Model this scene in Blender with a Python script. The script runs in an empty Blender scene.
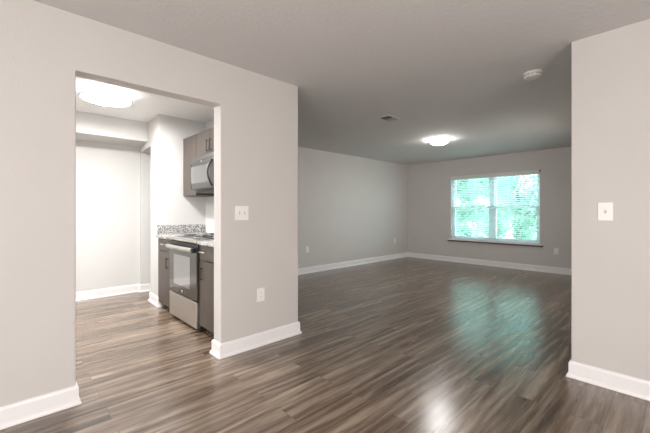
import bpy, bmesh, math, random
from mathutils import Vector, Matrix
random.seed(7)
S = bpy.context.scene
COL = S.collection

# ------------------------------------------------------------------ camera, world, exposure
cd = bpy.data.cameras.new('camera'); cam = bpy.data.objects.new('camera', cd); COL.objects.link(cam)
cam.location = (0, 0, 1.205); cam.rotation_euler = (math.radians(90), 0, math.radians(46.57))
cd.sensor_width = 36; cd.lens = 338 / 650 * 36; cd.shift_y = -5 / 650; cd.clip_start = .02
S.camera = cam
vs = S.view_settings
vs.view_transform = 'Standard'; vs.look = 'None'; vs.gamma = 1; vs.use_curve_mapping = False; vs.exposure = 1.0
W = bpy.data.worlds.new('overcast_sky'); S.world = W; W.use_nodes = True
bg = W.node_tree.nodes['Background']; bg.inputs[0].default_value = (1, .972, .95, 1); bg.inputs[1].default_value = 5.0
KITCHEN_LAMP, LIVING_LAMP = 80.0, 32.0
FILLWIN_R, FILLWIN_B = (-.9, 1.2, .55, 2.05), (-.9, 1.2, .06, 2.10)
FILLWIN_L = (4.9, 6.1, .60, 2.05)     # unseen window openings added for fill light: y or x range, z range

# ------------------------------------------------------------------ materials
def new_mat(name):
    m = bpy.data.materials.new(name); m.use_nodes = True
    nt = m.node_tree; return m, nt, nt.nodes['Principled BSDF']
def setp(b, **k):
    for n, v in k.items():
        b.inputs[{'color': 'Base Color', 'rough': 'Roughness', 'metal': 'Metallic', 'spec': 'Specular IOR Level',
                  'coat': 'Coat Weight', 'coatr': 'Coat Roughness', 'ani': 'Anisotropic', 'trans': 'Transmission Weight', 'ior': 'IOR'}[n]].default_value = v
def N(nt, t, **k):
    n = nt.nodes.new(t)
    for a, v in k.items():
        if a in n.inputs: n.inputs[a].default_value = v
        else: setattr(n, a, v)
    return n
def coords(nt, scale=(1, 1, 1)):
    tc = N(nt, 'ShaderNodeTexCoord'); mp = N(nt, 'ShaderNodeMapping'); mp.inputs['Scale'].default_value = scale
    nt.links.new(tc.outputs['Object'], mp.inputs[0]); return mp.outputs[0]
def ramp(nt, fac, stops):
    r = N(nt, 'ShaderNodeValToRGB'); el = r.color_ramp.elements
    while len(el) < len(stops): el.new(.5)
    for e, (p, c) in zip(el, stops): e.position = p; e.color = (*c, 1)
    nt.links.new(fac, r.inputs[0]); return r.outputs[0]
def plain(name, color, rough=.5, metal=0, bump=None, vary=0, **k):
    m, nt, b = new_mat(name); setp(b, color=(*color, 1), rough=rough, metal=metal, **k)
    v = coords(nt)
    if vary:
        n = N(nt, 'ShaderNodeTexNoise', Scale=3.0, Detail=3.0); nt.links.new(v, n.inputs['Vector'])
        c = ramp(nt, n.outputs[0], [(.3, tuple(x * (1 - vary) for x in color)), (.7, tuple(min(1, x * (1 + vary)) for x in color))])
        nt.links.new(c, b.inputs['Base Color'])
    if bump:
        n = N(nt, 'ShaderNodeTexNoise', Scale=bump[0], Detail=4.0, Roughness=.6); nt.links.new(v, n.inputs['Vector'])
        bp = N(nt, 'ShaderNodeBump', Strength=bump[1], Distance=.004)
        nt.links.new(n.outputs[0], bp.inputs['Height']); nt.links.new(bp.outputs[0], b.inputs['Normal'])
    return m
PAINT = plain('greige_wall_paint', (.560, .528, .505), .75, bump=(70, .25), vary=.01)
KPAINT_LIT = plain('greige_paint_lamp_lit', (.61, .605, .59), .7, bump=(70, .25), vary=.01)  # greige wall paint with the kitchen lamp's brightness put into the colour
KCEIL_LIT = plain('ceiling_paint_lamp_lit', (.88, .875, .865), .8, bump=(38, .7))  # same ceiling, colour lightened to stand for lamp light
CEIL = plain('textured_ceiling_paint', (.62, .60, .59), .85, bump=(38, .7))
TRIM = plain('semi_gloss_trim_paint', (.80, .775, .775), .35)
PLATE = plain('switch_plate_plastic', (.80, .77, .75), .35)
SLOT = plain('outlet_slot', (.22, .2, .19), .6)
VINYL = plain('window_vinyl', (.74, .80, .84), .35)
SLAT = plain('blind_slat', (.78, .86, .88), .45)
VALANCE = plain('blind_valance', (.66, .64, .62), .5)
PULL = plain('dark_nickel', (.035, .033, .03), .35, .4)
CHROME = plain('brushed_nickel', (.72, .71, .70), .28, 1)
BLACK = plain('black_plastic', (.012, .012, .013), .35)
TOE = plain('toe_kick_board', (.02, .016, .013), .6)
RING = plain('lamp_ring', (.30, .30, .305), .4, .6)
SILLSHADE_CLIP = plain('sill_shade_and_clip', (.09, .08, .072), .5)  # dark colour for the painted stool shadow, also the valance clip
VENTM = plain('vent_metal', (.66, .64, .62), .5)
LOUVER = plain('vent_louver', (.34, .33, .32), .5)
VENTDARK = plain('vent_duct', (.03, .03, .03), .8)
SMOKE = plain('smoke_detector_plastic', (.70, .67, .63), .45)
BARK = plain('tree_bark', (.20, .23, .20), .9, bump=(20, .8), vary=.2)

def stainless():
    m, nt, b = new_mat('brushed_stainless'); setp(b, rough=.34, metal=1, color=(.62, .595, .57, 1))
    n = N(nt, 'ShaderNodeTexNoise', Scale=1.0, Detail=3.0); nt.links.new(coords(nt, (3, 3, 260)), n.inputs['Vector'])
    bp = N(nt, 'ShaderNodeBump', Strength=.08, Distance=.002); nt.links.new(n.outputs[0], bp.inputs['Height']); nt.links.new(bp.outputs[0], b.inputs['Normal'])
    nt.links.new(ramp(nt, n.outputs[0], [(.3, (.52, .495, .465)), (.7, (.62, .595, .56))]), b.inputs['Base Color'])
    return m
STEEL = stainless()
DSTEEL = stainless(); DSTEEL.name = 'dark_stainless'
for n_ in DSTEEL.node_tree.nodes:
    if n_.type == 'VALTORGB': n_.color_ramp.elements[0].color = (.13, .125, .12, 1); n_.color_ramp.elements[1].color = (.19, .18, .172, 1)
def dark_glass(name, c, metal):
    m, nt, b = new_mat(name); setp(b, color=(*c, 1), rough=.12, metal=metal, spec=.8); 
    n = N(nt, 'ShaderNodeTexNoise', Scale=2.0); nt.links.new(coords(nt), n.inputs['Vector'])
    nt.links.new(ramp(nt, n.outputs[0], [(.3, (.08,) * 3), (.7, (.15,) * 3)]), b.inputs['Roughness']); return m
OVENGLASS = dark_glass('oven_door_glass', (.13, .12, .112), .85)
OVENPANE = dark_glass('oven_window_glass', (.40, .395, .39), .9)
MICROGLASS = dark_glass('microwave_window', (.25, .25, .25), .75)
COOKTOP = plain('enamel_cooktop', (.10, .10, .10), .2)

def wood_cab():
    m, nt, b = new_mat('cabinet_laminate'); setp(b, rough=.42)
    n = N(nt, 'ShaderNodeTexNoise', Scale=1.0, Detail=6.0, Roughness=.65, Distortion=.4); nt.links.new(coords(nt, (46, 46, 2.2)), n.inputs['Vector'])
    nt.links.new(ramp(nt, n.outputs[0], [(.25, (.050, .038, .030)), (.55, (.069, .055, .045)), (.8, (.094, .078, .066))]), b.inputs['Base Color'])
    return m
CAB = wood_cab()
def granite():
    m, nt, b = new_mat('speckled_granite'); setp(b, rough=.22)
    v = N(nt, 'ShaderNodeTexVoronoi', Scale=115.0); nt.links.new(coords(nt), v.inputs['Vector'])
    sep = N(nt, 'ShaderNodeSeparateColor'); nt.links.new(v.outputs['Color'], sep.inputs[0])
    nt.links.new(ramp(nt, sep.outputs[0], [(0, (.07, .07, .07)), (.24, (.10, .10, .10)), (.30, (.26, .25, .245)), (.55, (.42, .41, .40)), (.66, (.62, .61, .60)), (1, (.66, .65, .64))]), b.inputs['Base Color'])
    return m
GRANITE = granite()
def floor_mat():
    m, nt, b = new_mat('vinyl_plank_floor'); L = nt.links
    tc = N(nt, 'ShaderNodeTexCoord'); mp = N(nt, 'ShaderNodeMapping'); mp.inputs['Rotation'].default_value = (0, 0, math.radians(90))
    L.new(tc.outputs['Object'], mp.inputs[0])
    br = N(nt, 'ShaderNodeTexBrick', Scale=1.0); br.offset = .37; br.offset_frequency = 2
    for k, v in {'Color1': (0, 0, 0, 1), 'Color2': (1, 1, 1, 1), 'Mortar': (.5, .5, .5, 1), 'Mortar Size': .0012, 'Mortar Smooth': .1, 'Bias': 0, 'Brick Width': 1.22, 'Row Height': .152}.items(): br.inputs[k].default_value = v
    L.new(mp.outputs[0], br.inputs['Vector'])
    off = N(nt, 'ShaderNodeVectorMath', operation='MULTIPLY_ADD'); off.inputs[1].default_value = (37, 91, 13)
    L.new(br.outputs['Color'], off.inputs[0]); L.new(tc.outputs['Object'], off.inputs[2])
    def noise(scale, detail, rough, dist, vec=(1, 1, 1)):
        p = N(nt, 'ShaderNodeMapping'); p.inputs['Scale'].default_value = vec; L.new(off.outputs[0], p.inputs[0])
        n = N(nt, 'ShaderNodeTexNoise', Scale=scale, Detail=detail, Roughness=rough, Distortion=dist); L.new(p.outputs[0], n.inputs['Vector']); return n.outputs[0]
    broad = noise(1, 5, .62, .9, (7.5, .6, 1)); fine = noise(1, 6, .72, .2, (95, 5, 1)); broad.node.inputs['Distortion'].default_value = 1.6
    # cathedral rings
    p = N(nt, 'ShaderNodeMapping'); p.inputs['Scale'].default_value = (2.4, .38, 1); L.new(off.outputs[0], p.inputs[0])
    wv = N(nt, 'ShaderNodeTexWave', Scale=1.6, Distortion=9.0, Detail=3.0); wv.inputs['Detail Scale'].default_value = 1.2; L.new(p.outputs[0], wv.inputs[0])
    def math_(op, a, bb):
        q = N(nt, 'ShaderNodeMath', operation=op)
        for i, x in enumerate((a, bb)):
            if isinstance(x, (int, float)): q.inputs[i].default_value = x
            else: L.new(x, q.inputs[i])
        return q.outputs[0]
    t = math_('ADD', math_('MULTIPLY', broad, .50), math_('MULTIPLY', fine, .24))
    t = math_('ADD', t, math_('MULTIPLY', wv.outputs['Fac'], .08))
    t = math_('ADD', t, math_('MULTIPLY', br.outputs['Color'], .07))
    c = ramp(nt, t, [(.27, (.036, .020, .013)), (.385, (.104, .068, .047)), (.47, (.192, .140, .102)), (.61, (.36, .283, .215))])
    mx = N(nt, 'ShaderNodeMixRGB', blend_type='MULTIPLY'); L.new(c, mx.inputs[1])
    inv = math_('MULTIPLY', br.outputs['Fac'], .55); L.new(inv, mx.inputs[0]); mx.inputs[2].default_value = (.12, .1, .09, 1)
    L.new(mx.outputs[0], b.inputs['Base Color'])
    L.new(ramp(nt, fine, [(.3, (.19,) * 3), (.75, (.28,) * 3)]), b.inputs['Roughness'])
    bp = N(nt, 'ShaderNodeBump', Strength=.06, Distance=.001); L.new(math_('SUBTRACT', fine, br.outputs['Fac']), bp.inputs['Height']); L.new(bp.outputs[0], b.inputs['Normal'])
    setp(b, spec=.95)
    return m
FLOOR = floor_mat()
def emit(name, c, s):
    m, nt, b = new_mat(name); b.inputs['Base Color'].default_value = (.8, .8, .8, 1)
    b.inputs['Emission Color'].default_value = (*c, 1); b.inputs['Emission Strength'].default_value = s
    return m
K_GLOW = emit('kitchen_lamp_diffuser', (1, .985, .97), KITCHEN_LAMP)
K_SIDE = emit('kitchen_lamp_side', (1, .985, .965), 4.0)
L_GLOW = emit('living_lamp_dome', (1, .985, .96), LIVING_LAMP)
def glass():
    m = bpy.data.materials.new('tinted_window_glass'); m.use_nodes = True; nt = m.node_tree; nt.nodes.clear()
    o = N(nt, 'ShaderNodeOutputMaterial'); t = N(nt, 'ShaderNodeBsdfTransparent'); t.inputs[0].default_value = (.78, .97, .975, 1)
    g = N(nt, 'ShaderNodeBsdfGlossy', Roughness=.02); mx = N(nt, 'ShaderNodeMixShader'); mx.inputs[0].default_value = .05
    nt.links.new(t.outputs[0], mx.inputs[1]); nt.links.new(g.outputs[0], mx.inputs[2]); nt.links.new(mx.outputs[0], o.inputs[0]); return m
GLASS = glass()
def leaf():
    m, nt, b = new_mat('tree_leaves'); setp(b, rough=.5)
    n = N(nt, 'ShaderNodeTexNoise', Scale=1.6, Detail=4.0); nt.links.new(coords(nt), n.inputs['Vector'])
    nt.links.new(ramp(nt, n.outputs[0], [(.35, (.20, .33, .28)), (.5, (.36, .50, .44)), (.68, (.56, .68, .61))]), b.inputs['Base Color'])
    t = N(nt, 'ShaderNodeBsdfTranslucent'); t.inputs[0].default_value = (.46, .62, .55, 1)
    mx = N(nt, 'ShaderNodeMixShader'); mx.inputs[0].default_value = .4
    out = nt.nodes['Material Output']; nt.links.new(b.outputs[0], mx.inputs[1]); nt.links.new(t.outputs[0], mx.inputs[2]); nt.links.new(mx.outputs[0], out.inputs[0])
    return m
LEAF = leaf()
GRASS = plain('lawn_grass', (.34, .38, .31), .9, bump=(30, .8), vary=.3)

# ------------------------------------------------------------------ mesh helpers
class MB:
    def __init__(s): s.bm = bmesh.new()
    def box(s, x0, x1, y0, y1, z0, z1, bev=0):
        b = bmesh.new(); bmesh.ops.create_cube(b, size=1)
        for v in b.verts: v.co = ((x0 + x1) / 2 + v.co.x * (x1 - x0), (y0 + y1) / 2 + v.co.y * (y1 - y0), (z0 + z1) / 2 + v.co.z * (z1 - z0))
        if bev: bmesh.ops.bevel(b, geom=b.edges[:], offset=bev, segments=2, profile=.5, affect='EDGES')
        return s._m(b)
    def _m(s, b, mat=None):
        if mat is not None: b.transform(mat)
        me = bpy.data.meshes.new('t'); b.to_mesh(me); b.free(); s.bm.from_mesh(me); bpy.data.meshes.remove(me); return s
    def prism(s, pts, axis, a0, a1):
        """outline pts in the other two axes (in x,y,z order), extruded along axis from a0 to a1"""
        b = bmesh.new()
        def co(p, a): return {0: (a, p[0], p[1]), 1: (p[0], a, p[1]), 2: (p[0], p[1], a)}[axis]
        A = [b.verts.new(co(p, a0)) for p in pts]; B = [b.verts.new(co(p, a1)) for p in pts]
        b.faces.new(A); b.faces.new(B)
        for i in range(len(pts)): j = (i + 1) % len(pts); b.faces.new((A[i], A[j], B[j], B[i]))
        bmesh.ops.recalc_face_normals(b, faces=b.faces[:]); return s._m(b)
    def lathe(s, prof, seg=40, mat=None):
        """prof: (r, z) pairs, open ended profile; closes at r = 0"""
        b = bmesh.new(); rings = []
        for r, z in prof:
            if r < 1e-6: rings.append([b.verts.new((0, 0, z))])
            else: rings.append([b.verts.new((r * math.cos(2 * math.pi * k / seg), r * math.sin(2 * math.pi * k / seg), z)) for k in range(seg)])
        for a, c in zip(rings, rings[1:]):
            for k in range(seg):
                j = (k + 1) % seg
                if len(a) == 1 and len(c) == 1: continue
                if len(a) == 1: b.faces.new((a[0], c[j], c[k]))
                elif len(c) == 1: b.faces.new((a[k], a[j], c[0]))
                else: b.faces.new((a[k], a[j], c[j], c[k]))
        bmesh.ops.recalc_face_normals(b, faces=b.faces[:]); return s._m(b, mat)
    def tube(s, pts, r, seg=10, closed=False):
        b = bmesh.new(); pts = [Vector(p) for p in pts]; n = len(pts); rings = []; up = None
        for i, p in enumerate(pts):
            if closed: t = (pts[(i + 1) % n] - pts[i - 1]).normalized()
            else: t = (pts[min(i + 1, n - 1)] - pts[max(i - 1, 0)]).normalized()
            if up is None: up = Vector((0, 0, 1)) if abs(t.z) < .9 else Vector((1, 0, 0))
            a = t.cross(up).normalized(); up = a.cross(t).normalized()
            rr = r[i] if isinstance(r, (list, tuple)) else r
            rings.append([b.verts.new(p + a * rr * math.cos(2 * math.pi * k / seg) + up * rr * math.sin(2 * math.pi * k / seg)) for k in range(seg)])
        m = n if closed else n - 1
        for i in range(m):
            A, B = rings[i], rings[(i + 1) % n]
            for k in range(seg): j = (k + 1) % seg; b.faces.new((A[k], A[j], B[j], B[k]))
        if not closed: b.faces.new(rings[0]); b.faces.new(rings[-1][::-1])
        bmesh.ops.recalc_face_normals(b, faces=b.faces[:]); return s._m(b)
    def build(s, name, mat, parent=None, loc=(0, 0, 0), smooth=False, bevel=0):
        me = bpy.data.meshes.new(name)
        for v in s.bm.verts: v.co -= Vector(loc)
        s.bm.to_mesh(me); s.bm.free(); me.materials.append(mat)
        if smooth:
            me.polygons.foreach_set('use_smooth', [True] * len(me.polygons)); me.set_sharp_from_angle(angle=math.radians(35))
        o = bpy.data.objects.new(name, me); COL.objects.link(o)
        if parent is not None:
            # geometry is written in world space; keep it there under the parent
            w = world_of(parent); o.parent = parent; o.location = Vector(loc) - w if w else loc
        else: o.location = loc
        if bevel:
            md = o.modifiers.new('bevel', 'BEVEL'); md.width = bevel; md.segments = 2; md.limit_method = 'ANGLE'
        return o
def world_of(o):
    w = Vector(o.location); p = o.parent
    while p: w += Vector(p.location); p = p.parent
    return w
def thing(name, label, cat, loc, group=None):
    o = bpy.data.objects.new(name, None); COL.objects.link(o); o.location = loc; o.empty_display_size = .1
    o['label'] = label; o['category'] = cat
    if group: o['group'] = group
    return o
def tag(o, label, cat, group=None):
    o['label'] = label; o['category'] = cat
    if group: o['group'] = group
    return o
def struct(o): o['kind'] = 'structure'; return o

# ------------------------------------------------------------------ the setting
XL, LT = -2.61, .12          # kitchen partition face and thickness
YE = 2.105                   # end of that partition / living side of kitchen back wall
XLL, YB, XR = -5.03, 7.80, -.556
YR = 3.0
H = 2.44
X2, Y2 = 2.0, -2.2
KX, KY = -4.54, 1.41         # end wall of the cabinet run, front of that wall
KB = 2.03                    # kitchen back wall
AX = -5.61
struct(MB().box(-5.8, 2.2, -2.4, 8.0, -.1, 0).build('floor', FLOOR))
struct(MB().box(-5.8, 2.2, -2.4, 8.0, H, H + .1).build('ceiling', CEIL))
e = .015
struct(MB().box(-5.72, XL - LT, Y2, KB, H - .004, H - .0002).build('ceiling_kitchen_lit_skin', KCEIL_LIT))  # added skin carrying the lamp-lightened ceiling colour
struct(MB().prism([(Y2, -e), (.322, -e), (.322, 2.09), (1.29, 2.09), (1.29, -e), (YE, -e), (YE, H + e), (Y2, H + e)], 0, XL - LT, XL).build('wall_left', PAINT, bevel=.006))
struct(MB().box(-5.73, XL - LT, KB, YE, -e, H + e).build('wall_kitchen_back', PAINT))
struct(MB().box(XLL - .12, XLL, YE, YB, -e, H + e).build('wall_living_left', PAINT))
WX0, WX1, WZ0, WZ1 = -3.83, -1.965, .545, 2.045
def hole_wall(axis_pts, name):
    m = MB(); x0, x1, z0, z1, hx0, hx1, hz0, hz1 = axis_pts
    m.box(x0, hx0, YB, YB + .14, z0, z1); m.box(hx1, x1, YB, YB + .14, z0, z1)
    m.box(hx0, hx1, YB, YB + .14, z0, hz0); m.box(hx0, hx1, YB, YB + .14, hz1, z1)
    return struct(m.build(name, PAINT))
hole_wall((XLL - .12, XR + .12, -e, H + e, WX0, WX1, WZ0, WZ1), 'wall_back')
struct(MB().box(XR, X2, YR, YR + .12, -e, H + e).build('wall_right', PAINT, bevel=.006))

def frame_wall(name, ax, a, b, c0, c1, hole):
    m = MB(); h0, h1, z0, z1 = hole
    def bx(u0, u1, w0, w1): m.box(*((c0, c1, u0, u1) if ax == 'y' else (u0, u1, c0, c1)), w0, w1)
    bx(a, h0, -e, H + e); bx(h1, b, -e, H + e); bx(h0, h1, -e, z0); bx(h0, h1, z1, H + e)
    struct(m.build(name, PAINT))
    m = MB(); t = .05
    k0, k1 = c0 + .04, c0 + .08
    bx = (lambda u0, u1, w0, w1: m.box(*((k0, k1, u0, u1) if ax == 'y' else (u0, u1, k0, k1)), w0, w1))
    bx(h0, h1, z0, z0 + t); bx(h0, h1, z1 - t, z1)
    for q in (h0, (h0 + h1 - t) / 2, h1 - t): bx(q, q + t, z0 + t, z1 - t)
    return struct(m.build({'wall_entry_right': 'fill_window_2', 'wall_entry_back': 'fill_window_3', 'wall_living_right': 'fill_window_4'}[name], VINYL))  # unseen windows, added to let fill light in
frame_wall('wall_entry_right', 'y', Y2, YR + .12, X2, X2 + .12, FILLWIN_R)
frame_wall('wall_entry_back', 'x', AX - .12, X2 + .12, Y2 - .12, Y2, FILLWIN_B)
for (loc, rot, sx, sy) in (((X2 + .06, sum(FILLWIN_R[:2]) / 2, sum(FILLWIN_R[2:]) / 2), (0, math.radians(90), 0), FILLWIN_R[3] - FILLWIN_R[2], FILLWIN_R[1] - FILLWIN_R[0]),
                           ((sum(FILLWIN_B[:2]) / 2, Y2 - .06, sum(FILLWIN_B[2:]) / 2), (math.radians(90), 0, 0), FILLWIN_B[1] - FILLWIN_B[0], FILLWIN_B[3] - FILLWIN_B[2]),
                           ((XR + .10, sum(FILLWIN_L[:2]) / 2, sum(FILLWIN_L[2:]) / 2), (0, math.radians(90), 0), FILLWIN_L[3] - FILLWIN_L[2], FILLWIN_L[1] - FILLWIN_L[0]), 
                           (((WX0 + WX1) / 2 if 0 else -2.9, YB + .15, 1.295), (math.radians(-90), 0, 0), 1.86, 1.5)):
    ld = bpy.data.lights.new('daylight_portal', 'AREA'); ld.shape = 'RECTANGLE'; ld.size = sx; ld.size_y = sy; ld.cycles.is_portal = True
    lo = bpy.data.objects.new('daylight_portal', ld); COL.objects.link(lo); lo.location = loc; lo.rotation_euler = rot
struct(MB().box(AX - .12, AX, Y2, YE, -e, H + e).build('wall_kitchen_left', KPAINT_LIT))
frame_wall('wall_living_right', 'y', YR + .12, YB, XR, XR + .12, FILLWIN_L)  # hidden opening added here to brighten the living room
# short wall at the end of the cabinet run, with the doorway beside it
K1, K2, K3 = 1.43, 1.472, 1.477        # the front face runs very slightly out of square
DX0, DX1 = -5.545, -4.945
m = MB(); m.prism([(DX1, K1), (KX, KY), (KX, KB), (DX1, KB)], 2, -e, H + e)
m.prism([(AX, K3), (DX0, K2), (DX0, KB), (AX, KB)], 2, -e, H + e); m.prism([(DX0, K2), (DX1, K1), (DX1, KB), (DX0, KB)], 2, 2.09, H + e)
struct(m.build('wall_kitchen_end', KPAINT_LIT))
struct(MB().prism([(AX, Y2), (-5.09, Y2), (-5.09, 1.438), (AX, K3 - .001)], 2, 2.172, H + e).build('wall_kitchen_soffit', KPAINT_LIT, bevel=.004))
# thin added skin in lamp-lightened paint on the kitchen side of the shared walls
struct(MB().box(KX, XL - LT, KB - .012, KB, 0, H).build('wall_kitchen_rear', KPAINT_LIT))
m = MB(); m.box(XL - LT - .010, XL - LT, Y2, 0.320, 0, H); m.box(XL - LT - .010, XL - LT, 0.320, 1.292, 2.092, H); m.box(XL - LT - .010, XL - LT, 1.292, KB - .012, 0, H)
struct(m.build('wall_kitchen_inner', KPAINT_LIT))

PROF = [(0, 0), (.026, 0), (.027, .008), (.024, .018), (.018, .025), (.014, .027), (.014, .100), (.011, .110), (.006, .116), (0, .118)]
def baseboards(path, groups):
    P = [Vector((*p, 0)) for p in path]; n = len(P)
    nr = []
    for a, b in zip(P, P[1:]):
        d = (b - a).normalized(); nr.append(Vector((d.y, -d.x, 0)))
    off = [nr[0]] + [nr[i - 1] + nr[i] for i in range(1, n - 1)] + [nr[-1]]
    for name, i0, i1 in groups:
        m = MB(); b = m.bm; rings = [[b.verts.new(P[i] + off[i] * max(d, .0) + Vector((0, 0, z))) for d, z in PROF] for i in range(i0, i1 + 1)]
        for A, B in zip(rings, rings[1:]):
            for k in range(len(PROF)): j = (k + 1) % len(PROF); b.faces.new((A[k], A[j], B[j], B[k]))
        b.faces.new(rings[0]); b.faces.new(rings[-1][::-1])
        bmesh.ops.recalc_face_normals(b, faces=b.faces[:])
        struct(m.build(name, TRIM))
baseboards([(XL, Y2), (XL, .322), (XL - LT - .01, .322), (XL - LT - .01, Y2)], [('baseboard_left', 0, 3)])
baseboards([(XL - LT - .01, 1.375), (XL - LT - .01, 1.29), (XL, 1.29), (XL, YE), (XLL, YE), (XLL, YB), (XR, YB), (XR, YR), (X2, YR), (X2, Y2), (XL, Y2)],
           [('baseboard_partition', 0, 3), ('baseboard_kitchen_back', 3, 4), ('baseboard_living_left', 4, 5), ('baseboard_back', 5, 6), ('baseboard_living_right', 6, 7), ('baseboard_right', 7, 8), ('baseboard_entry_right', 8, 9), ('baseboard_entry_back', 9, 10)])
baseboards([(AX, Y2), (AX, K3), (DX0, K2), (DX0, KB)], [('baseboard_kitchen_left', 0, 3)])
baseboards([(DX1, KB), (DX1, K1), (KX, KY), (KX, KY + .03)], [('baseboard_kitchen_end', 0, 3)])

# window: vinyl twin single-hung unit, stool and apron
win = struct(bpy.data.objects.new('window_1', None)); COL.objects.link(win); win.location = (-2.9, YB + .1, WZ0)
XM0, XM1 = -2.945, -2.855
fy0, fy1 = YB + .075, YB + .135
m = MB(); m.box(WX0, WX1, fy0, fy1, WZ0, WZ0 + .045); m.box(WX0, WX1, fy0, fy1, WZ1 - .045, WZ1)
m.box(WX0, WX0 + .045, fy0, fy1, WZ0 + .045, WZ1 - .045); m.box(WX1 - .045, WX1, fy0, fy1, WZ0 + .045, WZ1 - .045); m.box(XM0, XM1, fy0, fy1, WZ0 + .045, WZ1 - .045)
m.build('window_frame', VINYL, win, bevel=.003)
for (a, b) in ((WX0 + .045, XM0), (XM1, WX1 - .045)):
    for (z0, z1, dy) in ((WZ0 + .045, 1.315, -.004), (1.275, WZ1 - .045, .030)):
        y0, y1 = fy0 + .004 + dy, fy0 + .030 + dy; t = .034
        m = MB(); m.box(a, b, y0, y1, z0, z0 + t); m.box(a, b, y0, y1, z1 - t, z1); m.box(a, a + t, y0, y1, z0 + t, z1 - t); m.box(b - t, b, y0, y1, z0 + t, z1 - t)
        sa = m.build('window_sash', VINYL, win)
        MB().box(a + t, b - t, (y0 + y1) / 2 - .002, (y0 + y1) / 2 + .002, z0 + t, z1 - t).build('window_pane', GLASS, sa)
m = MB(); m.box(WX0 - .055, WX1 + .055, YB - .045, YB, WZ0 - .022, WZ0, .005); m.box(WX0, WX1, YB, fy0, WZ0 - .0, WZ0 + .006)
m.build('window_sill', TRIM, win)
MB().box(WX0 - .058, WX1 + .058, YB - .047, YB, WZ0 - .050, WZ0 - .022, .004).build('window_sill_shade_line', SILLSHADE_CLIP, win)  # shadow line under the stool, put in as a dark strip
MB().box(WX0 - .045, WX1 + .045, YB - .014, YB, WZ0 - .10, WZ0 - .042, .003).build('window_apron', PAINT, win)

# ------------------------------------------------------------------ blind
bl = thing('window_blind', 'white horizontal slat blind with grey valance hanging in the wide back window', 'blind', (-2.9, YB + .02, WZ1))
m = MB(); n = 33; pitch = (WZ1 - .10 - WZ0 - .045) / n
b = m.bm; bx0, bx1 = WX0 + .012, WX1 - .012
for i in range(n):
    z = WZ1 - .095 - pitch * (i + .5); yc = YB + .032; hw = .024; tl = math.radians(-9)
    rows = []
    for s in (-1, -.5, 0, .5, 1):
        yy = yc + s * hw * math.cos(tl); zz = z + s * hw * math.sin(tl) + .003 * (1 - s * s)
        rows.append([(x, yy, zz + dz) for dz in (0, .0025) for x in (bx0, bx1)])
    V = [[b.verts.new(c) for c in r] for r in rows]
    for A, B in zip(V, V[1:]):
        b.faces.new((A[0], A[1], B[1], B[0])); b.faces.new((A[2], B[2], B[3], A[3])); b.faces.new((A[0], B[0], B[2], A[2])); b.faces.new((A[1], A[3], B[3], B[1]))
    b.faces.new((V[0][0], V[0][2], V[0][3], V[0][1])); b.faces.new((V[-1][0], V[-1][1], V[-1][3], V[-1][2]))
m.build('blind_slats', SLAT, bl)
MB().box(bx0, bx1, YB + .010, YB + .056, WZ1 - .05, WZ1 - .002).build('headrail', SLAT, bl)
MB().box(WX0 + .002, WX1 - .002, YB - .022, YB + .008, WZ1 - .088, WZ1 - .003, .003).build('valance', VALANCE, bl)
MB().box(WX1 - .0015, WX1 + .014, YB - .026, YB - .001, WZ1 - .045, WZ1 + .004, .002).build('valance_clip', SILLSHADE_CLIP, bl)
MB().box(bx0, bx1, YB + .012, YB + .052, WZ0 + .010, WZ0 + .032, .003).build('bottom_rail', SLAT, bl)
m = MB()
for x in (WX0 + .16, -3.25, -2.90, -2.55, WX1 - .16):
    for dy in (.0065, .0575): m.box(x - .0012, x + .0012, YB + dy - .001, YB + dy + .001, WZ0 + .03, WZ1 - .05)
m.build('ladder_cord', SLAT, bl)
m = MB(); m.tube([(WX0 + .09, YB + .003, WZ1 - .09), (WX0 + .09, YB + .003, 1.45)], .004, 8); m.build('tilt_wand', SLAT, bl)

# ------------------------------------------------------------------ kitchen
YF = 1.40                        # cabinet door faces
RX0, RX1 = -4.06, -3.30          # range
def bar_pull(parent, p0, p1, off, mat=PULL, bow=0):
    """bar handle from p0 to p1 standing off the -y face"""
    p0, p1 = Vector(p0), Vector(p1); d = (p1 - p0)
    o = Vector((0, -off, 0)); m = MB()
    pts = [p0 + o + d * t + Vector((0, -bow * math.sin(math.pi * t), 0)) for t in [k / 10 for k in range(11)]]
    m.tube(pts, .0055, 10); a = p0 + d * .1; m.tube([a, a + o], .0045, 8); a = p0 + d * .9; m.tube([a, a + o], .0045, 8)
    return m.build('handle', CHROME if bow else mat, parent, smooth=True)
def base_cabinet(x0, x1, label, handle_x, wood=CAB):
    t = thing('base_cabinet', label, 'cabinet', ((x0 + x1) / 2, (YF + KB) / 2, 0), 'base cabinets either side of the range')
    MB().box(x0, x1, YF + .020, KB - .014, .075, .880).build('body', wood, t)
    MB().box(x0 + .002, x1 - .002, YF + .075, YF + .095, 0, .075).build('toe_kick', TOE, t)
    d = MB().box(x0 + .003, x1 - .003, YF, YF + .019, .728, .873, .002).build('drawer', wood, t)
    c = (x0 + x1) / 2 if x1 - x0 < .6 else x0 + .25
    c = -3.17 if label.startswith('right') or handle_x > -4 else c
    bar_pull(d, (c - .06, YF, .812), (c + .06, YF, .812), .028, bow=.008)
    d = MB().box(x0 + .003, x1 - .003, YF, YF + .019, .078, .720, .002).build('door', wood, t)
    bar_pull(d, (handle_x, YF, .53), (handle_x, YF, .66), .028)
    return t
base_cabinet(KX + .002, RX0 - .004, 'dark grey-brown base cabinet left of the range, against the white end wall', RX0 - .105)
base_cabinet(RX1 + .004, XL - LT - .012, 'dark grey-brown base cabinet between the range and the doorway partition', RX1 + .085)
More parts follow.
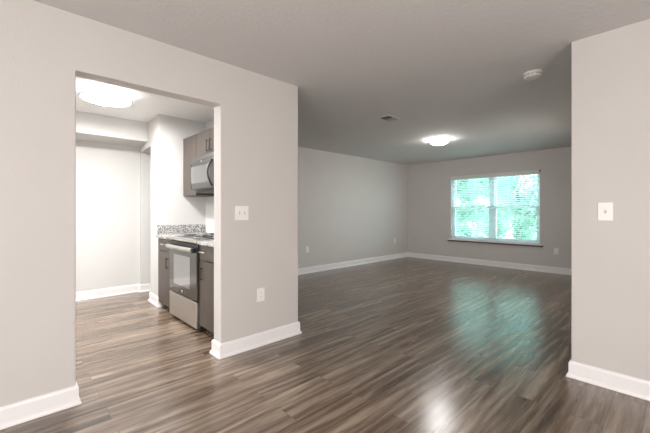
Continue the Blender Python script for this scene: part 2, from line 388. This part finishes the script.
for (x0, x1, lab) in ((KX + .002, RX0 - .002, 'speckled granite countertop piece left of the range'), (RX1 + .002, XL - LT - .012, 'speckled granite countertop piece right of the range, by the doorway')):
    tag(MB().box(x0, x1, YF - .025, KB - .014, .880, .916, .004).build('countertop', GRANITE), lab, 'countertop', 'granite countertops')
tag(MB().box(KX + .001, KX + .020, YF - .015, KB - .033, .9165, 1.032, .003).build('side_splash', GRANITE), 'speckled granite splash strip on the white end wall above the left countertop', 'backsplash')

# range
RF = 1.375
rg = thing('range', 'freestanding stainless and dark glass electric range between the base cabinets', 'stove', ((RX0 + RX1) / 2, 1.7, 0))
MB().box(RX0, RX1, RF + .045, KB - .02, .025, .885).build('body', BLACK, rg)
dr = MB().box(RX0 + .003, RX1 - .003, RF, RF + .043, .040, .300, .005).build('storage_drawer', STEEL, rg)
od = MB().box(RX0 + .003, RX1 - .003, RF, RF + .043, .312, .800, .006).build('oven_door', OVENGLASS, rg)
MB().box(RX0 + .14, RX1 - .16, RF - .0015, RF, .405, .735, .0005).build('oven_window', OVENPANE, od)
m = MB(); m.lathe([(0, 0), (.013, 0), (.013, .003), (0, .003)], 24, Matrix.Translation(((RX0 + RX1) / 2, RF, .352)) @ Matrix.Rotation(math.pi / 2, 4, 'X')); m.build('emblem', CHROME, od, smooth=True)
# broad flattened handle
m = MB(); pts = [(RX0 + .026 + (RX1 - RX0 - .064) * k / 16, RF - .030 - .016 * math.sin(math.pi * k / 16), .818) for k in range(17)]
m.tube(pts, .024, 12); h = m.build('door_handle', STEEL, od, smooth=True)
MB().box(RX1 - .040, RX1 - .006, RF - .044, RF + .001, .792, .842, .006).build('handle_end_cap', BLACK, h)
MB().box(RX0 + .016, RX0 + .030, RF - .040, RF + .001, .795, .840, .005).build('handle_end_cap', STEEL, h)
MB().box(RX0 + .003, RX1 - .003, RF + .012, RF + .043, .802, .872, .003).build('vent_trim', BLACK, rg)
m = MB(); m.box(RX0, RX1, RF - .012, KB - .02, .888, .922, .006); m.build('cooktop', STEEL, rg)
MB().box(RX0 + .03, RX1 - .03, RF + .04, KB - .10, .9222, .9237).build('cooktop_surface', COOKTOP, rg)
for (bx, by, r) in ((RX0 + .19, RF + .17, .075), (RX1 - .19, RF + .17, .095), (RX0 + .19, RF + .43, .095), (RX1 - .19, RF + .43, .075)):
    m = MB(); m.lathe([(0, .001), (r * .8, .001), (r + .012, .007), (r + .02, .007), (r + .02, .004), (r * .8, 0), (0, 0)], 36, Matrix.Translation((bx, by, .9242)))
    bu = m.build('burner', CHROME, rg, smooth=True)
    m = MB(); tn = int(r / .02); m.tube([(bx + (.018 + (r - .018) * k / (tn * 16)) * math.cos(2 * math.pi * k / 16), by + (.018 + (r - .018) * k / (tn * 16)) * math.sin(2 * math.pi * k / 16), .9370) for k in range(tn * 16 + 1)], .0055, 6)
    m.build('burner_coil', BLACK, bu, smooth=True)
for x in (RX0 + .05, RX1 - .05):
    for y in (RF + .10, KB - .08): MB().box(x - .02, x + .02, y - .02, y + .02, 0, .0255, .002).build('foot', BLACK, rg)

# upper cabinets
UF = 1.712
def upper_cabinet(x0, x1, z0, z1, label, doors):
    t = thing('wall_cabinet', label, 'cabinet', ((x0 + x1) / 2, KB, z0), 'wall cabinets over the range')
    MB().box(x0, x1, UF + .019, KB - .013, z0, z1).build('body', CAB, t)
    for (a, b, hx, hz0, hz1) in doors:
        d = MB().box(a + .002, b - .002, UF, UF + .018, z0 + .002, z1 - .002, .002).build('door', CAB, t)
        if hx: bar_pull(d, (hx, UF, hz0), (hx, UF, hz1), .028)
    return t
UX = -4.115
upper_cabinet(KX + .002, UX - .001, 1.405, 2.165, 'tall grey-brown wall cabinet left of the microwave', [(KX + .002, UX - .001, None, 0, 0)])
upper_cabinet(UX + .001, UX + .762, 1.862, 2.165, 'short grey-brown wall cabinet with two handles above the microwave', [(UX + .001, UX + .380, UX + .340, 1.90, 2.04), (UX + .382, UX + .762, UX + .422, 1.90, 2.04)])
upper_cabinet(UX + .764, XL - LT - .012, 1.405, 2.165, 'tall grey-brown wall cabinet right of the microwave, behind the partition', [(UX + .764, XL - LT - .012, UX + .81, 1.45, 1.58)])

# over-the-range microwave
MX0, MX1, MF = UX + .040, UX + .7615, 1.63
mw = thing('microwave', 'stainless over-the-range microwave with a curved black handle under the short cabinet', 'microwave', ((MX0 + MX1) / 2, 1.8, 1.44))
MB().box(MX0, MX1, MF + .045, KB - .014, 1.445, 1.860, .003).build('body', BLACK, mw)
d = MB().prism([(MF + .044, 1.465), (MF + .010, 1.465), (MF + .002, 1.478), (MF, 1.60), (MF + .002, 1.775), (MF + .006, 1.800), (MF + .044, 1.800)], 0, MX0 + .002, MX1 - .115).build('door', DSTEEL, mw, bevel=.002)
MB().box(MX0 + .012, MX1 - .20, MF - .003, MF + .003, 1.535, 1.735, .001).build('door_window', MICROGLASS, d)
MB().box(MX0 - .0005, MX0 + .011, MF - .004, MF + .042, 1.470, 1.770, .001).build('door_edge', BLACK, d)
m = MB(); m.tube([(MX1 - .150, MF - .002 - .048 * math.sin(math.pi * k / 20), 1.485 + .29 * k / 20) for k in range(21)], .0095, 12); m.build('handle', BLACK, d, smooth=True)
cpn = MB().box(MX1 - .113, MX1 - .002, MF + .002, MF + .044, 1.465, 1.800, .002).build('control_panel', BLACK, mw)
MB().box(MX1 - .10, MX1 - .015, MF + .0008, MF + .002, 1.715, 1.765).build('display', OVENGLASS, cpn)
vg = MB().prism([(MF + .044, 1.803), (MF + .008, 1.803), (MF + .022, 1.858), (MF + .044, 1.858)], 0, MX0 + .012, MX1 - .002).build('vent_grille', DSTEEL, mw, bevel=.002)
m = MB(); m.lathe([(0, 0), (.011, 0), (.011, .002), (0, .002)], 20, Matrix.Translation((MX0 + .285, MF + .003, 1.785)) @ Matrix.Rotation(math.pi / 2, 4, 'X')); m.build('emblem', CHROME, d, smooth=True)
MB().box(MX0 + .03, MX1 - .03, MF + .050, KB - .05, 1.428, 1.4449, .003).build('bottom_tray', BLACK, mw)

# ------------------------------------------------------------------ ceiling lamps
def drum_lamp(x, y, r, hgt, glow, label, group=None):
    ZC = H - .0042; t = thing('ceiling_lamp', label, 'light', (x, y, ZC))
    T = Matrix.Translation((x, y, ZC))
    m = MB(); m.lathe([(0, 0), (r * .9, 0), (r * .9, -.015), (0, -.015)], 48, T); m.build('mounting_plate', TRIM, t, smooth=True)
    m = MB(); m.lathe([(0, -.016), (r - .008, -.016), (r - .004, -.02), (r - .004, -hgt + .012)], 64, T); m.build('side_band', K_SIDE, t, smooth=True)
    m = MB(); m.lathe([(r - .004, -hgt + .012), (r - .02, -hgt), (0, -hgt - .004)], 64, T); m.build('diffuser', glow, t, smooth=True)
    for z, rr in ((-.022, .006), (-hgt + .012, .0085)):
        m = MB(); m.tube([(x + (r + .002) * math.cos(2 * math.pi * k / 64), y + (r + .002) * math.sin(2 * math.pi * k / 64), ZC + z) for k in range(64)], rr, 8, True); m.build('ring', RING, t, smooth=True)
drum_lamp(-4.045, .755, .222, .095, K_GLOW, 'round white drum ceiling lamp with silver rings in the kitchen')
drum_lamp(-4.05, -1.0, .222, .095, K_GLOW, 'added round drum ceiling lamp brightening the kitchen, unseen behind the left wall')  # unseen lamp added to even out the kitchen light
LX, LY = -2.87, 5.42
t = thing('ceiling_lamp', 'small glowing glass dome lamp with metal clips on the living room ceiling', 'light', (LX, LY, H))
T = Matrix.Translation((LX, LY, H))
m = MB(); m.lathe([(0, 0), (.120, 0), (.120, -.012), (.11, -.022), (0, -.022)], 48, T); m.build('base_plate', TRIM, t, smooth=True)
m = MB(); m.lathe([(.150, -.024)] + [(.150 * math.cos(a), -.030 - .062 * math.sin(a)) for a in [k * math.pi / 20 for k in range(10)]] + [(0, -.092)], 48, T); m.build('glass_dome', L_GLOW, t, smooth=True)
for a in (46.57, 226.57, 136.57):
    a = math.radians(a); px, py = LX + .156 * math.cos(a), LY + .156 * math.sin(a)
    m = MB(); m.box(-.006, .006, -.009, .009, -.046, -.006, .002)
    m.bm.transform(Matrix.Translation((px, py, H)) @ Matrix.Rotation(a, 4, 'Z')); m.build('clip', CHROME, t)

# smoke detector and ceiling vent
t = thing('smoke_detector', 'round white smoke detector on the ceiling near the right wall edge', 'smoke detector', (-.915, 3.42, H))
T = Matrix.Translation((-.915, 3.42, H))
m = MB(); m.lathe([(0, 0), (.080, 0), (.080, -.012), (.076, -.016), (0, -.016)], 40, T); m.build('base', SMOKE, t, smooth=True)
m = MB(); m.lathe([(0, -.0162), (.070, -.0162), (.072, -.030), (.064, -.042), (.030, -.048), (0, -.048)], 40, T); hs = m.build('housing', SMOKE, t, smooth=True)
m = MB()
for k in range(14):
    a = 2 * math.pi * k / 14; q = MB(); q.box(-.0015, .0015, -.008, .008, -.0265, -.0215); q.bm.transform(T @ Matrix.Rotation(a, 4, 'Z') @ Matrix.Translation((.0715, 0, 0)))
    me = bpy.data.meshes.new('t'); q.bm.to_mesh(me); q.bm.free(); m.bm.from_mesh(me); bpy.data.meshes.remove(me)
m.build('air_slots', SLOT, hs)
vx0, vx1, vy0, vy1 = -2.755, -2.565, 3.555, 3.81
t = thing('air_vent', 'rectangular metal air vent with two-way louvers in the living room ceiling', 'vent', ((vx0 + vx1) / 2, (vy0 + vy1) / 2, H))
m = MB(); fr = .018
m.box(vx0, vx1, vy0, vy0 + fr, H - .008, H - .0002, .002); m.box(vx0, vx1, vy1 - fr, vy1, H - .008, H - .0002, .002); m.box(vx0, vx0 + fr, vy0 + fr, vy1 - fr, H - .008, H - .0002, .002); m.box(vx1 - fr, vx1, vy0 + fr, vy1 - fr, H - .008, H - .0002, .002)
m.build('frame', VENTM, t)
MB().box(vx0 + fr, vx1 - fr, vy0 + fr, vy1 - fr, H - .0015, H - .0002).build('duct_opening', VENTDARK, t)
ym = (vy0 + vy1) / 2
for half, (a, b_, sgn) in enumerate(((vy0 + fr, ym, 1), (ym, vy1 - fr, -1))):
    m = MB(); k = 0; y = a + .007
    while y < b_ - .003:
        q = MB(); q.box(vx0 + fr, vx1 - fr, -.0055, .0055, -.0004, .0004); q.bm.transform(Matrix.Translation((0, y, H - .0065)) @ Matrix.Rotation(sgn * math.radians(42), 4, 'X'))
        me = bpy.data.meshes.new('t'); q.bm.to_mesh(me); q.bm.free(); m.bm.from_mesh(me); bpy.data.meshes.remove(me); y += .0135 if half else .019
    m.build('louvers', LOUVER, t)

# ------------------------------------------------------------------ switches and outlets
def place(o, M_):
    for c in [o] + list(o.children_recursive):
        if c.data: c.data.transform(M_)
def plate(name, label, cat, loc, rz, w, h, kind, group):
    """plate built facing -y at the origin, turned by rz"""
    t = thing(name, label, cat, loc, group); t.rotation_euler = (0, 0, rz)
    def add(m, nm, mat, par, **k):
        me = bpy.data.meshes.new(nm); m.bm.to_mesh(me); m.bm.free(); me.materials.append(mat)
        o = bpy.data.objects.new(nm, me); COL.objects.link(o); o.parent = par; return o
    m = MB(); m.box(-w / 2, w / 2, -.0065, -.0003, -h / 2, h / 2, .0022); add(m, 'cover_plate', PLATE, t)
    if kind == 'outlet':
        m = MB(); m.box(-.0165, .0165, -.0085, -.0066, -.033, .033, .001); q = add(m, 'receptacle', PLATE, t)
        m = MB()
        for z in (-.018, .018):
            for x in (-.0063, .0063): m.box(x - .001, x + .001, -.0089, -.0086, z - .002, z + .006)
            m.box(-.002, .002, -.0089, -.0086, z - .0105, z - .0065)
        add(m, 'slots', SLOT, q)
    else:
        xs = (0,) if kind == 'single' else (-.023, .023)
        for x in xs:
            m = MB(); m.box(x - .005, x + .005, -.0075, -.0066, -.0125, .0125); add(m, 'switch_slot', SLOT, t)
            m = MB(); m.prism([(-.0076, -.010), (-.0076, .004), (-.022, .011), (-.022, .004)], 0, x - .0042, x + .0042); add(m, 'toggle', PLATE, t)
            for z in (-.03, .03):
                m = MB(); m.lathe([(0, -.0012), (.0028, -.0008), (.0028, 0), (0, 0)], 12, Matrix.Translation((x, -.0066, z)) @ Matrix.Rotation(-math.pi / 2, 4, 'X')); add(m, 'screw', CHROME, t)
    return t
R90 = math.radians(90)
plate('light_switch', 'white double toggle light switch on the partition beside the kitchen doorway', 'light switch', (XL, 1.482, 1.192), R90, .128, .122, 'double', 'light switches')
plate('light_switch', 'white single toggle light switch on the right-hand foreground wall', 'light switch', (-.362, YR, 1.205), 0, .082, .125, 'single', 'light switches')
plate('wall_outlet', 'white outlet low on the partition beside the kitchen doorway, below the switch', 'outlet', (XL, 1.672, .457), R90, .078, .120, 'outlet', 'wall outlets')
plate('wall_outlet', 'white outlet on the grey living room left wall, the nearer one by the partition edge', 'outlet', (XLL, 4.285, .462), R90, .078, .122, 'outlet', 'wall outlets')
plate('wall_outlet', 'white outlet on the grey living room left wall, near the far corner', 'outlet', (XLL, 7.20, .455), R90, .078, .122, 'outlet', 'wall outlets')
plate('wall_outlet', 'white outlet on the back wall right of the window', 'outlet', (-1.685, YB, .435), 0, .078, .122, 'outlet', 'wall outlets')

# ------------------------------------------------------------------ outdoors
lawn = MB(); lawn.box(-26, 16, 8.05, 34, -.35, -.25); struct(lawn.build('lawn', GRASS))
def tree(x, y, h, r, label, seed, nleaf):
    rnd = random.Random(seed)
    t = thing('tree', label, 'tree', (x, y, -.25), 'trees outside the window')
    m = MB(); top = Vector((x + rnd.uniform(-.3, .3), y, h * .8))
    m.tube([(x, y, -.25), (x + .05, y, h * .25), (x - .04, y, h * .5), top], [.08, .06, .045, .02], 10)
    for k in range(9):
        a = rnd.uniform(0, 6.28); z = h * rnd.uniform(.2, .7); l = r * rnd.uniform(.6, .95)
        m.tube([(x, y, z), (x + math.cos(a) * l * .5, y + math.sin(a) * l * .5, z + l * .3), (x + math.cos(a) * l, y + math.sin(a) * l, z + l * .45)], [.025, .018, .008], 6)
    m.build('trunk', BARK, t, smooth=True)
    b = bmesh.new(); clumps = []
    for k in range(26):
        a = rnd.uniform(0, 6.28); zz = rnd.random(); rr = r * math.sqrt(rnd.random()) * (.55 + .45 * math.sin(math.pi * (.15 + .75 * zz)))
        clumps.append((Vector((x + math.cos(a) * rr, y + math.sin(a) * rr, .3 + zz * (h - .6))), r * rnd.uniform(.25, .45)))
    for i in range(nleaf):
        c, cr = rnd.choice(clumps); d = Vector((rnd.gauss(0, 1), rnd.gauss(0, 1), rnd.gauss(0, .8))).normalized() * cr * rnd.random() ** .4
        p = c + d; s = rnd.uniform(.035, .085)
        u = Vector((rnd.gauss(0, 1), rnd.gauss(0, 1), rnd.gauss(0, 1))).normalized(); w = u.cross(Vector((rnd.gauss(0, 1), rnd.gauss(0, 1), rnd.gauss(0, 1)))).normalized(); n_ = u.cross(w)
        vs_ = [b.verts.new(p - u * s * 1.5), b.verts.new(p + w * s * .6 - u * s * .3 + n_ * s * .12), b.verts.new(p + u * s * 1.5), b.verts.new(p - w * s * .6 - u * s * .3 + n_ * s * .12)]
        b.faces.new((vs_[0], vs_[1], vs_[2])); b.faces.new((vs_[0], vs_[2], vs_[3]))
    m = MB(); m.bm.free(); m.bm = b; m.build('foliage', LEAF, t)
tree(-6.4, 12.2, 4.2, 1.25, 'pale green leafy tree outside seen through the left half of the window', 1, 9500)
tree(-3.7, 12.2, 4.2, 1.25, 'pale green leafy tree outside seen through the right half of the window', 2, 7500)
tree(-9.3, 15.4, 5.2, 1.5, 'tall leafy tree outside further back, left of the nearer trees', 3, 7000)
tree(-5.75, 15.9, 5.2, 1.4, 'tall leafy tree outside behind the gap of the two nearer trees', 4, 9500)
tree(-1.4, 15.4, 5.0, 1.5, 'leafy tree outside, rightmost beyond the window', 5, 4500)
tree(-7.9, 19.2, 5.6, 1.9, 'leafy tree outside, furthest from the window', 6, 8000)
